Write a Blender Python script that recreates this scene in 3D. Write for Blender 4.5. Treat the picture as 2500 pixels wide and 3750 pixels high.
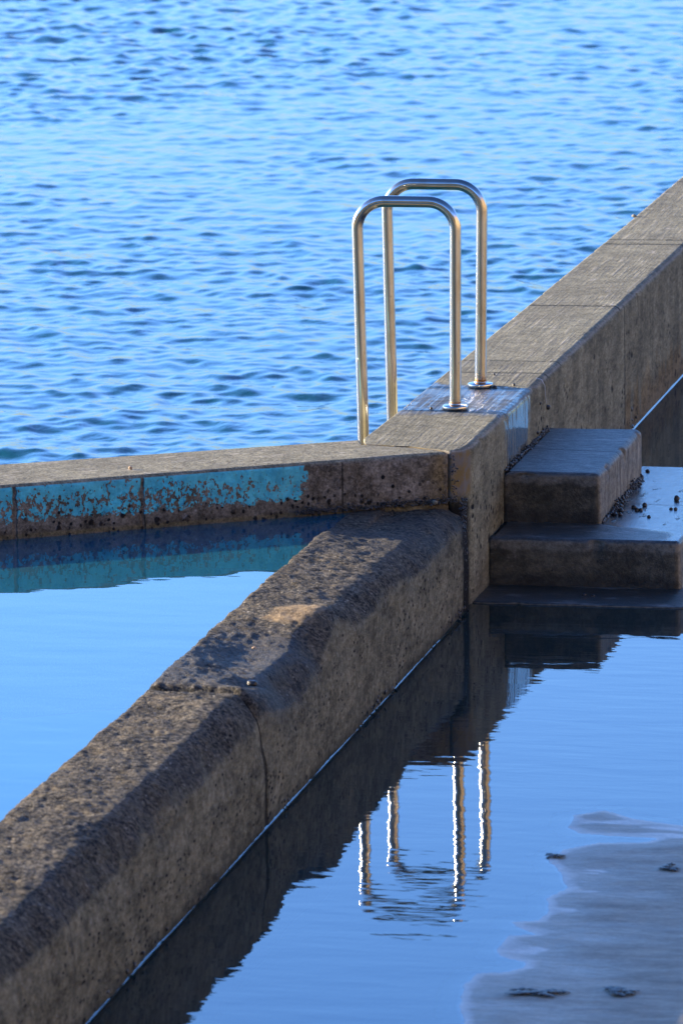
import bpy, bmesh, math, random
import numpy as np
from mathutils import Matrix, Vector

S = bpy.context.scene
C = S.collection
for o in list(bpy.data.objects):
    bpy.data.objects.remove(o)
R = math.radians

# ------------------------------------------------------------------ camera
cd = bpy.data.cameras.new('camera')
cam = bpy.data.objects.new('camera', cd)
C.objects.link(cam)
S.camera = cam
PITCH, ROLL, YAW = 0.1784, -0.0115, -0.2014
CAM = (3.725, -20.3406, 3.9181)
F = Vector((math.sin(YAW) * math.cos(PITCH), math.cos(YAW) * math.cos(PITCH), -math.sin(PITCH)))
Rt = Vector((math.cos(YAW), -math.sin(YAW), 0))
U = Rt.cross(F)
R2 = Rt * math.cos(ROLL) + U * math.sin(ROLL)
U2 = -Rt * math.sin(ROLL) + U * math.cos(ROLL)
m = Matrix((R2, U2, -F)).transposed().to_4x4()
m.translation = Vector(CAM)
cam.matrix_world = m
cd.sensor_fit = 'VERTICAL'
cd.sensor_height = 36.0
cd.lens = 20990.0 / 3750 * 36
cd.clip_start = 0.5
cd.clip_end = 8000
cd.dof.use_dof = True
cd.dof.focus_distance = 20.7
cd.dof.aperture_fstop = 9.0

# ------------------------------------------------------------------ sky and sun
SUN_EL, SUN_AZ = R(13), R(-82.5)           # azimuth from +Y towards +X
w = bpy.data.worlds.new('World')
S.world = w
w.use_nodes = True
nt = w.node_tree
sky = nt.nodes.new('ShaderNodeTexSky')
sky.sky_type = 'NISHITA'
sky.sun_disc = False
sky.sun_elevation = SUN_EL
sky.sun_rotation = SUN_AZ % (2 * math.pi)
sky.air_density = 1.0
sky.dust_density = 0.3
sky.ozone_density = 4.0
tint = nt.nodes.new('ShaderNodeMix')
tint.data_type = 'RGBA'
tint.blend_type = 'MULTIPLY'
tint.inputs[0].default_value = 1.0
tint.inputs[7].default_value = (0.85, 1.055, 1.47, 1)
# a paler band some way above the horizon, deeper towards the zenith
tc = nt.nodes.new('ShaderNodeTexCoord')
sx = nt.nodes.new('ShaderNodeSeparateXYZ')
nt.links.new(tc.outputs['Generated'], sx.inputs[0])
rp = nt.nodes.new('ShaderNodeValToRGB')
nt.links.new(sx.outputs[2], rp.inputs[0])
el = rp.color_ramp.elements
for i, (p, v) in enumerate(((0.0, .42), (.09, .68), (.19, 1.20), (.32, 1.42), (.62, .55), (1.0, .38))):
    e = el[i] if i < 2 else el.new(p)
    e.position = p
    k_ = max(0.0, 1 - p / .25)                 # paler, less saturated towards the horizon
    e.color = (v * (1 + .30 * k_), v * (1 + .08 * k_), v * (1 - .06 * k_), 1)
grad = nt.nodes.new('ShaderNodeMix')
grad.data_type = 'RGBA'
grad.blend_type = 'MULTIPLY'
grad.inputs[0].default_value = 1.0
nt.links.new(sky.outputs[0], grad.inputs[6])
nt.links.new(rp.outputs[0], grad.inputs[7])
nt.links.new(grad.outputs[2], tint.inputs[6])
nt.links.new(tint.outputs[2], nt.nodes['Background'].inputs[0])
nt.nodes['Background'].inputs[1].default_value = 0.112
sd = bpy.data.lights.new('sun', 'SUN')
sd.energy = 5.0
sd.angle = R(0.5)
sd.color = (1.0, 0.82, 0.56)
sun = bpy.data.objects.new('sun', sd)
C.objects.link(sun)
tosun = Vector((math.sin(SUN_AZ) * math.cos(SUN_EL), math.cos(SUN_AZ) * math.cos(SUN_EL), math.sin(SUN_EL)))
sun.rotation_euler = tosun.to_track_quat('Z', 'Y').to_euler()
sun.location = tosun * 50
S.view_settings.view_transform = 'Standard'
S.view_settings.look = 'None'
S.view_settings.exposure = 2.0
S.view_settings.gamma = 1.0
S.render.engine = 'CYCLES'
S.cycles.max_bounces = 8
S.cycles.transparent_max_bounces = 12
S.cycles.caustics_reflective = False
S.cycles.caustics_refractive = False
S.cycles.use_denoising = True

# ------------------------------------------------------------------ numpy noise
def _h(ix, iy, iz, seed):
    n = (ix * 73856093) ^ (iy * 19349663) ^ (iz * 83492791) ^ (seed * 2654435761)
    n = n & 0xFFFFFFFF
    n = ((n ^ (n >> 13)) * 1274126177) & 0xFFFFFFFF
    n = n ^ (n >> 16)
    return (n & 0xFFFF) / 32767.5 - 1.0

def vn(p, seed=0):
    p = np.asarray(p, float)
    i = np.floor(p).astype(np.int64)
    f = p - i
    u = f * f * f * (f * (f * 6 - 15) + 10)
    x, y, z = i[..., 0], i[..., 1], i[..., 2]
    r = 0
    for dx in (0, 1):
        for dy in (0, 1):
            for dz in (0, 1):
                wt = (u[..., 0] if dx else 1 - u[..., 0]) * (u[..., 1] if dy else 1 - u[..., 1]) * (u[..., 2] if dz else 1 - u[..., 2])
                r = r + wt * _h(x + dx, y + dy, z + dz, seed)
    return r

def fbm(p, scale, octs=4, seed=0, gain=0.5):
    p = np.asarray(p, float) * scale
    r, a, t = 0, 1.0, 0
    for k in range(octs):
        r = r + a * vn(p + 17.3 * k, seed + k)
        t += a
        a *= gain
        p = p * 2.03
    return r / t

def sm(x, a, b):
    t = np.clip((np.asarray(x, float) - a) / (b - a), 0, 1)
    return t * t * (3 - 2 * t)

# ------------------------------------------------------------------ helpers
def empty(name, loc, label, cat, group=None):
    o = bpy.data.objects.new(name, None)
    C.objects.link(o)
    o.location = loc
    o.empty_display_size = 0.1
    o['label'] = label
    o['category'] = cat
    if group:
        o['group'] = group
    return o

def tag(o, label=None, cat=None, group=None, kind=None):
    for k, v in (('label', label), ('category', cat), ('group', group), ('kind', kind)):
        if v:
            o[k] = v
    return o

def mesh_np(name, V, Fc, mat=None, parent=None, smooth=True, base=None):
    """world-space vertices; the object's own frame stays aligned with the world"""
    me = bpy.data.meshes.new(name)
    V = np.asarray(V, float)
    if base is not None:
        V = V - np.asarray(base, float)
    me.from_pydata([tuple(v) for v in V], [], [tuple(f) for f in Fc]) if not isinstance(Fc, np.ndarray) else _fast(me, V, Fc)
    me.validate()
    me.update()
    if smooth:
        me.polygons.foreach_set('use_smooth', np.ones(len(me.polygons), bool))
    o = bpy.data.objects.new(name, me)
    C.objects.link(o)
    if mat:
        me.materials.append(mat)
    if base is not None:
        o.location = base
    if parent:
        o.parent = parent
        o.location = Vector(o.location) - Vector(parent.location) - (Vector(parent.parent.location) if parent.parent else Vector((0, 0, 0)))
    return o

def _fast(me, V, Q):
    n = len(V)
    me.vertices.add(n)
    me.vertices.foreach_set('co', V.astype(np.float32).ravel())
    me.loops.add(Q.size)
    me.loops.foreach_set('vertex_index', Q.astype(np.int32).ravel())
    me.polygons.add(len(Q))
    k = Q.shape[1]
    me.polygons.foreach_set('loop_start', (np.arange(len(Q)) * k).astype(np.int32))
    me.polygons.foreach_set('loop_total', np.full(len(Q), k, np.int32))

def grid_q(nu, nv, closed=False):
    i = np.arange(nu - 1)[:, None]
    j = np.arange(nv if closed else nv - 1)[None, :]
    j2 = (j + 1) % nv
    return np.stack([i * nv + j, i * nv + j2, (i + 1) * nv + j2, (i + 1) * nv + j], -1).reshape(-1, 4)

# ------------------------------------------------------------------ node helpers
class N:
    def __init__(s, name):
        s.m = bpy.data.materials.new(name)
        s.m.use_nodes = True
        s.t = s.m.node_tree
        s.b = s.t.nodes['Principled BSDF']
        s.out = s.t.nodes['Material Output']
        s.geo = s.t.nodes.new('ShaderNodeNewGeometry')
        s.pos = s.geo.outputs['Position']
    def n(s, t, **k):
        o = s.t.nodes.new('ShaderNode' + t)
        for a, b in k.items():
            setattr(o, a, b)
        return o
    def set(s, sock, v):
        if isinstance(v, bpy.types.NodeSocket):
            s.t.links.new(v, sock)
        elif v is not None:
            try:
                sock.default_value = v
            except Exception:
                sock.default_value = tuple(v) + (1,)
    def math(s, op, a, b=None, c=None, clamp=False):
        o = s.n('Math', operation=op, use_clamp=clamp)
        for i, v in enumerate((a, b, c)):
            if v is not None:
                s.set(o.inputs[i], v)
        return o.outputs[0]
    def xyz(s, v=None):
        o = s.n('SeparateXYZ')
        s.set(o.inputs[0], v or s.pos)
        return o.outputs
    def scale(s, v3, rot=0, v=None, loc=(0, 0, 0)):
        o = s.n('Mapping')
        s.set(o.inputs[0], v or s.pos)
        o.inputs['Scale'].default_value = v3
        o.inputs['Rotation'].default_value = (0, 0, rot)
        o.inputs['Location'].default_value = loc
        return o.outputs[0]
    def noise(s, v, sc, det=4, rough=.55, dist=0.0):
        o = s.n('TexNoise')
        s.set(o.inputs['Vector'], v)
        o.inputs['Scale'].default_value = sc
        o.inputs['Detail'].default_value = det
        o.inputs['Roughness'].default_value = rough
        o.inputs['Distortion'].default_value = dist
        return o.outputs[0]
    def voro(s, v, sc, feature='F1', rnd=1.0):
        o = s.n('TexVoronoi', feature=feature)
        s.set(o.inputs['Vector'], v)
        o.inputs['Scale'].default_value = sc
        o.inputs['Randomness'].default_value = rnd
        return o.outputs
    def ramp(s, v, a, b, lo=0.0, hi=1.0, smooth=True):
        o = s.n('MapRange')
        o.interpolation_type = 'SMOOTHSTEP' if smooth else 'LINEAR'
        s.set(o.inputs[0], v)
        for i, x in zip((1, 2, 3, 4), (a, b, lo, hi)):
            s.set(o.inputs[i], x)
        return o.outputs[0]
    def mix(s, f, a, b, mode='MIX'):
        o = s.n('Mix', data_type='RGBA', blend_type=mode)
        s.set(o.inputs[0], f)
        s.set(o.inputs[6], a if isinstance(a, bpy.types.NodeSocket) else tuple(a) + (1,))
        s.set(o.inputs[7], b if isinstance(b, bpy.types.NodeSocket) else tuple(b) + (1,))
        return o.outputs[2]
    def mul(s, *a):
        r = a[0]
        for x in a[1:]:
            r = s.math('MULTIPLY', r, x)
        return r
    def add(s, *a):
        r = a[0]
        for x in a[1:]:
            r = s.math('ADD', r, x)
        return r
    def bump(s, h, dist=1.0, strength=1.0, nrm=None):
        o = s.n('Bump')
        s.set(o.inputs['Height'], h)
        o.inputs['Distance'].default_value = dist
        o.inputs['Strength'].default_value = strength
        if nrm:
            s.set(o.inputs['Normal'], nrm)
        return o.outputs[0]
    def line(s, coord, pos, half):
        """1 on a thin line coord == pos"""
        d = s.math('ABSOLUTE', s.math('SUBTRACT', coord, pos))
        return s.ramp(d, half * .4, half, 1.0, 0.0)
    def nz(s):
        return s.xyz(s.geo.outputs['Normal'])[2]
    def band(s, c, a, b, soft):
        return s.mul(s.ramp(c, a - soft, a + soft), s.ramp(c, b - soft, b + soft, 1.0, 0.0))

def concrete_base(n, c1, c2, c3, grain=1.0):
    """mottled concrete: returns colour and a height in metres"""
    big = n.noise(n.pos, 3.0, 5, .6)
    mid = n.noise(n.pos, 22, 6, .65)
    fine = n.noise(n.pos, 120, 4, .75)
    col = n.mix(n.ramp(big, .35, .65), c1, c2)
    col = n.mix(n.mul(n.ramp(mid, .5, .72), .8), col, c3)
    col = n.mix(.75, col, n.mix(n.ramp(fine, .38, .62), (.5, .5, .5), (1.4, 1.4, 1.4)), 'MULTIPLY')
    h = n.add(n.mul(mid, .0022 * grain), n.mul(fine, .0011 * grain))
    return col, h, big, mid, fine

def mottle(n, col, amt=1.0, lo=.55, hi=1.35, ys=1.0):
    """grain, blotches and small pits at the sizes a camera would still resolve"""
    q = n.scale((1, ys, 1))
    a = n.ramp(n.noise(q, 62, 4, .7), .42, .58)
    b = n.ramp(n.noise(q, 19, 4, .65), .42, .60)
    c = n.ramp(n.noise(q, 5, 4, .6), .42, .58)
    g = n.add(n.mul(a, .42), n.mul(b, .33), n.mul(c, .25))
    v = n.ramp(g, 0.0, 1.0, lo, hi, smooth=False)
    k = n.n('CombineXYZ')
    for i in range(3):
        n.set(k.inputs[i], v)
    return n.mix(amt, col, k.outputs[0], 'MULTIPLY')

def spots(n, scale, density, elong=1.0, thr=.26, rnd=None, ys=1.0):
    v = n.scale((1, ys, elong))
    vo = n.voro(v, scale)
    c = n.xyz(vo[1])[0]
    on = n.ramp(c, 1 - density, 1 - density + .02)
    jit = n.noise(n.pos, scale * 1.7, 2)
    d = n.add(vo[0], n.mul(n.math('SUBTRACT', jit, .5), .5))
    return n.mul(n.ramp(d, thr * .6, thr, 1.0, 0.0), on)

# ------------------------------------------------------------------ materials
ZT = 0.566
def mat_sea_wall():
    n = N('weathered_sea_wall_concrete')
    X, Y, Z = n.xyz()[:3]
    nz = n.nz()
    top = n.ramp(nz, .55, .85)
    side = n.ramp(nz, .35, .75, 1.0, 0.0)
    col, h, big, mid, fine = concrete_base(n, (.232, .216, .152), (.188, .173, .123), (.135, .124, .090))
    # broom strokes along the wall, bowed here and there
    wx = n.add(X, n.mul(n.noise(n.scale((1, .8, 1)), .9, 2), .02))
    cmb = n.n('CombineXYZ')
    n.set(cmb.inputs[0], wx); n.set(cmb.inputs[1], n.mul(Y, .045)); n.set(cmb.inputs[2], 0.0)
    st1 = n.noise(cmb.outputs[0], 85, 3, .6)
    st2 = n.noise(cmb.outputs[0], 34, 3, .6)
    fade = n.ramp(n.noise(n.pos, 1.7, 2), .38, .62, .45, 1.0)
    stroke = n.add(n.mul(st1, .6), n.mul(st2, .4))
    col = n.mix(n.mul(top, fade, n.ramp(stroke, .50, .42), .34), col, (.10, .10, .10))
    col = n.mix(n.mul(top, fade, n.ramp(stroke, .54, .62), .32), col, (.47, .44, .40))
    # pale scuffs
    col = n.mix(n.mul(top, n.ramp(n.noise(n.scale((1, .5, 1)), 9, 5, .7), .62, .74), .5), col, (.50, .46, .41))
    # vertical runs and black specks on the face
    fv = n.scale((1, .6, .10))
    runs = n.noise(n.scale((1, .45, .14)), 14, 5, .6)
    sc = n.mix(n.ramp(runs, .35, .65), (.226, .212, .145), (.137, .128, .088))
    sc = n.mix(n.mul(n.ramp(n.noise(fv, 60, 3, .6), .6, .75), .3), sc, (.32, .28, .22))
    ochre = n.mul(n.ramp(n.add(n.noise(n.scale((1, 1, .3)), 11, 4), n.mul(Z, -.7)), .34, .44), n.ramp(Y, 2.75, 2.85), n.ramp(Z, .05, .3, 1.0, 0.0))
    sc = n.mix(n.mul(ochre, .9), sc, (.20, .135, .055))
    low = n.ramp(n.add(Z, n.mul(n.noise(n.scale((1, 1, .25)), 14, 4, .65), .30)), .16, .34, 1.0, 0.0)
    sc = n.mix(n.mul(low, .45), sc, (.10, .10, .09))
    sp = n.add(spots(n, 75, .26, .40, .36, None, .30), spots(n, 40, .12, .45, .32, None, .30))
    sp = n.mul(sp, n.ramp(n.noise(n.pos, 3.0, 3), .44, .60, .12, 1.0), n.ramp(Z, .42, .54, 1.0, 0.0))
    sc = mottle(n, sc, .9, .55, 1.4, .32)
    sc = n.mix(n.math('MINIMUM', sp, 1.0), sc, (.012, .012, .014))
    sc = n.mix(.75, sc, n.mix(n.ramp(fine, .38, .62), (.55, .55, .55), (1.35, 1.35, 1.35)), 'MULTIPLY')
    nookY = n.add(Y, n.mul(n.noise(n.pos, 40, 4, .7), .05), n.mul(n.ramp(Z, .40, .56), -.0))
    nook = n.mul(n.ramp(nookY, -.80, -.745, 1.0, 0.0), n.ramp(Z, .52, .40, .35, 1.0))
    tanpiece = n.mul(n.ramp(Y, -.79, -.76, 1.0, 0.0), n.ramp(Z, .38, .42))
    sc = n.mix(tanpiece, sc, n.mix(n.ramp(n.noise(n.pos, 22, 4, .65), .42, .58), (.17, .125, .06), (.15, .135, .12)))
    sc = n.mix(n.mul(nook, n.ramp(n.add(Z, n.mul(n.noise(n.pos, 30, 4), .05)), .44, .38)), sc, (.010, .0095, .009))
    edge = n.mix(.5, (.34, .32, .30), col)
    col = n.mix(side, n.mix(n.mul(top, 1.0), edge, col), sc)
    col = mottle(n, col, n.ramp(side, 0.0, 1.0, .75, 0.0))
    pit = n.mul(spots(n, 70, .10, 1.0, .30), top)
    col = n.mix(n.mul(pit, .8), col, (.04, .038, .034))
    # joints across the wall
    wob = n.mul(n.math('SUBTRACT', n.noise(n.pos, 28, 3, .6), .5), .022)
    Yw = n.add(Y, wob, n.mul(X, -.03))
    J = 0.0
    for p, hw, s0 in ((-.045, .0055, 1.0), (.878, .007, .8), (1.178, .005, .8), (2.676, .010, .9), (4.60, .012, .8), (4.75, .010, .7), (6.9, .012, .8)):
        J = n.add(J, n.mul(n.line(Yw, p, hw * 2.3), s0))
    gap = n.ramp(n.noise(n.pos, 40, 2), .30, .42)
    J = n.mul(J, n.math('MAXIMUM', gap, n.band(Y, -.1, .1, .02)))
    Jv = n.mul(n.add(n.line(n.add(Y, n.mul(wob, .3)), -.045, .008), n.line(Y, 2.79, .012), n.mul(n.line(Y, 3.155, .006), .7), n.mul(n.line(Y, 3.578, .006), .7), n.mul(n.line(Y, 5.4, .01), .7)), side)
    J2 = n.math('MINIMUM', n.add(n.mul(J, n.ramp(nz, .3, .6)), Jv), 1.0)
    col = n.mix(n.mul(J2, .88), col, (.025, .024, .022))
    # wet patch around the handrails, running down the face
    wn = n.mul(n.math('SUBTRACT', n.noise(n.scale((1, 1, .2)), 9, 5, .65), .5), .20)
    far_e = n.add(n.math('SUBTRACT', .56, n.mul(X, .15)), wn)
    wetT = n.mul(n.ramp(Y, n.math('SUBTRACT', far_e, .02), n.add(far_e, .02), 1.0, 0.0), n.ramp(n.add(Y, n.mul(wn, .9)), -.16, -.10))
    wetT = n.mul(wetT, n.ramp(n.add(Y, .045), .0, .01, .6, 1.0), top)
    wetS = n.mul(n.band(n.add(Y, n.mul(n.math('SUBTRACT', n.noise(fv, 45, 3, .7), .5), .5)), -.045, .42, .03), n.ramp(nz, .75, .4))
    wet = n.math('MAXIMUM', wetT, wetS)
    wet = n.math('MINIMUM', wet, 1.0)
    col = n.mix(n.mul(wet, .85), col, (.045, .042, .036))
    n.set(n.b.inputs['Base Color'], col)
    holes = n.mul(wetS, n.ramp(n.noise(fv, 60, 3, .7), .52, .60))
    patchy = n.add(n.mul(n.ramp(st2, .44, .56), .7), n.mul(n.ramp(n.noise(n.scale((.6, 1, 1)), 45, 4, .7), .46, .60), .6))
    patchy = n.mul(n.math('MINIMUM', patchy, 1.0), n.ramp(n.noise(n.scale((.6, 1, 1)), 6, 3, .6), .36, .60, .25, 1.0))
    rgh = n.add(n.mul(wetT, patchy, .40), n.math('SUBTRACT', .82, n.mul(wetT, .60)), n.mul(wetS, -.74), n.mul(holes, .5))
    n.set(n.b.inputs['Roughness'], rgh)
    n.set(n.b.inputs['Specular IOR Level'], n.math('SUBTRACT', n.ramp(wet, 0.0, 1.0, .08, .8), n.mul(wetT, patchy, .60)))
    dry = n.math('SUBTRACT', 1.0, n.add(n.mul(wetT, .05), n.mul(wetS, .90)))
    sh = n.mul(stroke, top, fade, n.ramp(wetT, 0.0, 1.0, .0050, .0120))
    side_h = n.mul(n.noise(fv, 40, 4), side, .0012)
    H = n.add(n.mul(n.add(sh, h, side_h), dry), n.mul(J2, -.006), n.mul(sp, -.002))
    n.set(n.b.inputs['Normal'], n.bump(H, 1.0))
    return n.m

def mat_branch_wall():
    n = N('painted_pool_wall_concrete')
    X, Y, Z = n.xyz()[:3]
    nz = n.nz()
    side = n.ramp(nz, .35, .75, 1.0, 0.0)
    top = n.ramp(nz, .6, .9)
    T = n.add(n.mul(X, .848), n.mul(Y, .53))          # along the wall, zero near the corner
    col, h, big, mid, fine = concrete_base(n, (.232, .214, .152), (.190, .175, .125), (.145, .132, .096))
    al = n.scale((1, 1, 1), -R(32))
    als = n.n('Mapping'); n.set(als.inputs[0], al); als.inputs['Scale'].default_value = (.15, 1, 1)
    col = n.mix(n.mul(top, n.ramp(n.noise(als.outputs[0], 60, 4, .65), .56, .70), .7), col, (.52, .47, .40))
    col = n.mix(n.mul(top, n.ramp(n.noise(als.outputs[0], 30, 4, .65), .54, .66), .35), col, (.16, .15, .14))
    sp0 = spots(n, 30, .10, 1.0, .16)
    col = n.mix(n.mul(sp0, top, .8), col, (.03, .03, .03))
    # face: brown grey, ochre near the corner, dark growth at the foot
    fv = n.scale((1, 1, .5))
    sc = n.mix(n.ramp(n.noise(n.pos, 9, 5, .65), .35, .65), (.125, .105, .08), (.21, .185, .155))
    sc = n.mix(n.mul(n.ramp(n.noise(n.pos, 45, 5, .7), .55, .7), .7), sc, (.30, .275, .255))
    och = n.mul(n.band(T, -.42, -.22, .05), n.ramp(n.noise(n.pos, 14, 4, .6), .38, .58))
    sc = n.mix(n.mul(och, .75), sc, (.21, .145, .055))
    foot = n.ramp(n.add(Z, n.mul(n.noise(n.pos, 16, 4, .6), .10)), .405, .50, 1.0, 0.0)
    sc = n.mix(n.mul(foot, .8), sc, (.055, .047, .034))
    line_ = n.mul(n.band(Z, .36, .392, .006), n.ramp(T, -.50, -.36, 1.0, 0.0))
    sc = n.mix(n.mul(line_, .6), sc, (.16, .125, .06))
    sp = n.mul(n.add(spots(n, 60, .34, .9, .40), spots(n, 30, .24, 1.0, .36)), n.ramp(n.add(Z, n.mul(n.noise(n.pos, 8, 2), .10)), .47, .57, 1.0, .0))
    sp = n.math('MINIMUM', n.add(sp, n.mul(spots(n, 30, .10, .8, .2), 1.0)), 1.0)
    # turquoise paint band, flaking more towards the left
    flake = n.noise(n.scale((1, 1, .8)), 70, 2, .5)
    flake2 = n.noise(n.scale((1, 1, .5)), 24, 2, .5)
    fl3 = n.noise(n.scale((1, 1, .7)), 150, 2, .5)
    thr = n.ramp(n.add(T, n.mul(n.noise(n.pos, 5, 2), .3)), -1.15, -.85, .478, .425)
    midz = n.ramp(n.math('ABSOLUTE', n.math('SUBTRACT', Z, .485)), 0.0, .06, .035, -.05)
    area = n.add(n.mul(flake, .45), n.mul(flake2, .22), n.mul(fl3, .33))
    edgez = n.ramp(n.add(Z, n.mul(n.noise(n.pos, 12, 2), .02)), .485, .450, 0.0, .050)
    keep = n.ramp(n.math('SUBTRACT', area, n.add(thr, midz, edgez)), -.02, .0)
    keep = n.mul(keep, n.ramp(n.add(T, 0.898, n.mul(n.math('SUBTRACT', n.add(n.mul(flake, .5), n.mul(flake2, .5)), .5), .20)), -.003, .003, 1.0, 0.0))
    keep = n.mul(keep, n.ramp(n.add(Z, n.mul(n.math('SUBTRACT', n.noise(n.pos, 45, 4, .7), .5), .09)), .438, .444), n.ramp(Z, .5535, .556, 1.0, 0.0))
    gj = n.math('MAXIMUM', n.line(n.add(T, n.mul(n.noise(n.pos, 20, 2), .02)), -1.482, .009), n.line(n.add(T, n.mul(n.noise(n.pos, 20, 2), .02)), -1.94, .009))
    keep = n.mul(keep, n.math('SUBTRACT', 1.0, gj))
    pc = n.mix(n.ramp(n.noise(n.pos, 24, 4, .6), .35, .65), (.05, .44, .62), (.10, .58, .70))
    pc = n.mix(n.mul(n.ramp(n.noise(fv, 60, 3), .45, .7), .5), pc, (.09, .42, .42))
    sc = n.mix(n.mul(gj, .7), sc, (.10, .085, .07))
    sc = n.mix(n.mul(n.line(T, -.758, .005), side, .9), sc, (.03, .028, .025))
    sc = n.mix(sp, sc, (.010, .010, .012))
    fc = n.mix(.6, sc, n.mix(n.ramp(fine, .38, .62), (.5, .5, .5), (1.4, 1.4, 1.4)), 'MULTIPLY')
    fc = mottle(n, fc, 1.0, .45, 1.45)
    pc = mottle(n, pc, .6)
    pc = n.mix(n.mul(n.ramp(n.noise(n.pos, 3.5, 3), .40, .60), .35), pc, (.10, .34, .38))
    fc = n.mix(n.mul(keep, .95), fc, pc)
    col = n.mix(side, mottle(n, col, .7), fc)
    n.set(n.b.inputs['Base Color'], col)
    n.set(n.b.inputs['Roughness'], n.ramp(n.mul(side, n.ramp(Z, .40, .46, 1.0, 0.0)), 0.0, 1.0, .85, .5))
    n.set(n.b.inputs['Specular IOR Level'], .12)
    H = n.add(n.mul(h, 1.3), n.mul(sp, .004), n.mul(keep, side, .0012), n.mul(gj, side, -.006))
    n.set(n.b.inputs['Normal'], n.bump(H, 1.0))
    return n.m

def mat_low_wall():
    n = N('eroded_low_wall_concrete')
    X, Y, Z = n.xyz()[:3]
    nz = n.nz()
    side = n.ramp(nz, .25, .65, 1.0, 0.0)
    grit = n.noise(n.pos, 85, 6, .8)
    peb = n.voro(n.pos, 110)[0]
    mid = n.noise(n.pos, 16, 5, .65)
    col = n.mix(n.ramp(grit, .43, .58), (.020, .020, .021), (.27, .232, .175))  # grit tone, contrast widened to paint in lit and shaded grains
    tan_lit = n.add(n.mul(n.noise(n.scale((1, .6, 1)), 9, 4, .6), .8), n.mul(n.band(Y, -3.3, -2.85, .15), n.band(X, -.03, .13, .05), .42))  # worn tan blotches; the band paints in a sunlit patch on the top
    damp_shade = n.mul(n.math('MAXIMUM', n.band(Y, -4.12, -3.35, .18), n.mul(n.ramp(Y, -2.3, -1.2), .9)), n.ramp(n.noise(n.pos, 4, 3), .30, .52), n.ramp(Z, .22, .34))  # damp tone that also paints in the shade among low-lit grains
    col = n.mix(n.mul(n.ramp(mid, .48, .68), .6), col, (.34, .275, .185))
    col = n.mix(n.mul(n.ramp(n.noise(n.pos, 5, 4, .6), .50, .66), .45), col, (.09, .088, .086))
    col = n.mix(n.mul(spots(n, 60, .12, 1.0, .3), .7), col, (.55, .50, .42))
    fv = n.scale((1, 1, .8))
    r_ = n.noise(fv, 22, 6, .72)
    sc = n.mix(n.ramp(r_, .33, .66), (.132, .121, .080), (.21, .194, .135))
    sc = n.mix(n.mul(n.ramp(n.noise(fv, 60, 4, .6), .60, .72), .6), sc, (.26, .17, .09))
    sc = n.mix(n.mul(n.ramp(n.noise(n.pos, 75, 4, .7), .56, .68), .55), sc, (.30, .28, .26))
    sc = n.mix(n.mul(n.ramp(n.add(Z, n.mul(n.noise(n.pos, 20, 3), .08)), .035, .10, 1.0, 0.0), .8), sc, (.045, .042, .032))
    spz = n.ramp(n.noise(n.pos, 3.3, 3), .38, .56)
    sp = n.math('MINIMUM', n.add(n.mul(spots(n, 70, .22, .9, .36, None, .4), spz), n.mul(spots(n, 34, .14, .8, .30, None, .4), n.ramp(Z, .02, .12, 1.0, .12))), 1.0)
    sc = n.mix(sp, sc, (.012, .012, .013))
    sc = mottle(n, sc, 1.0, .45, 1.5, .38)
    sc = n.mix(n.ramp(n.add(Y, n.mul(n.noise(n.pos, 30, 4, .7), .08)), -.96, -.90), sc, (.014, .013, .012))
    col = n.mix(side, col, sc)
    wob = n.mul(n.math('SUBTRACT', n.noise(n.pos, 14, 4, .65), .5), .035)
    col = n.mix(n.mul(n.ramp(tan_lit, .60, .78), n.ramp(side, 0.0, 1.0, .8, 0.0)), col, (.44, .32, .19))
    col = n.mix(n.ramp(side, 0.0, 1.0, .9, 0.0), col, mottle(n, col, 1.0, .4, 1.45))
    col = n.mix(n.mul(damp_shade, .6), col, (.030, .032, .036))
    j = n.math('MAXIMUM', n.line(n.add(Y, wob, n.mul(n.ramp(X, .08, .2), .05)), -4.17, .014), n.mul(n.line(n.add(Y, wob), -6.55, .012), .4))
    col = n.mix(n.mul(j, .85), col, (.02, .019, .018))
    n.set(n.b.inputs['Base Color'], col)
    n.set(n.b.inputs['Roughness'], n.ramp(damp_shade, 0.0, 1.0, .8, .60))
    n.set(n.b.inputs['Specular IOR Level'], n.ramp(damp_shade, 0.0, 1.0, .10, .22))
    H = n.add(n.mul(grit, .030), n.mul(peb, .010), n.mul(mid, .012))
    H = n.add(n.mul(H, n.ramp(side, 0.0, 1.0, 1.0, .28)), n.mul(j, -.012))
    n.set(n.b.inputs['Normal'], n.bump(H, 1.0))
    return n.m

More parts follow.
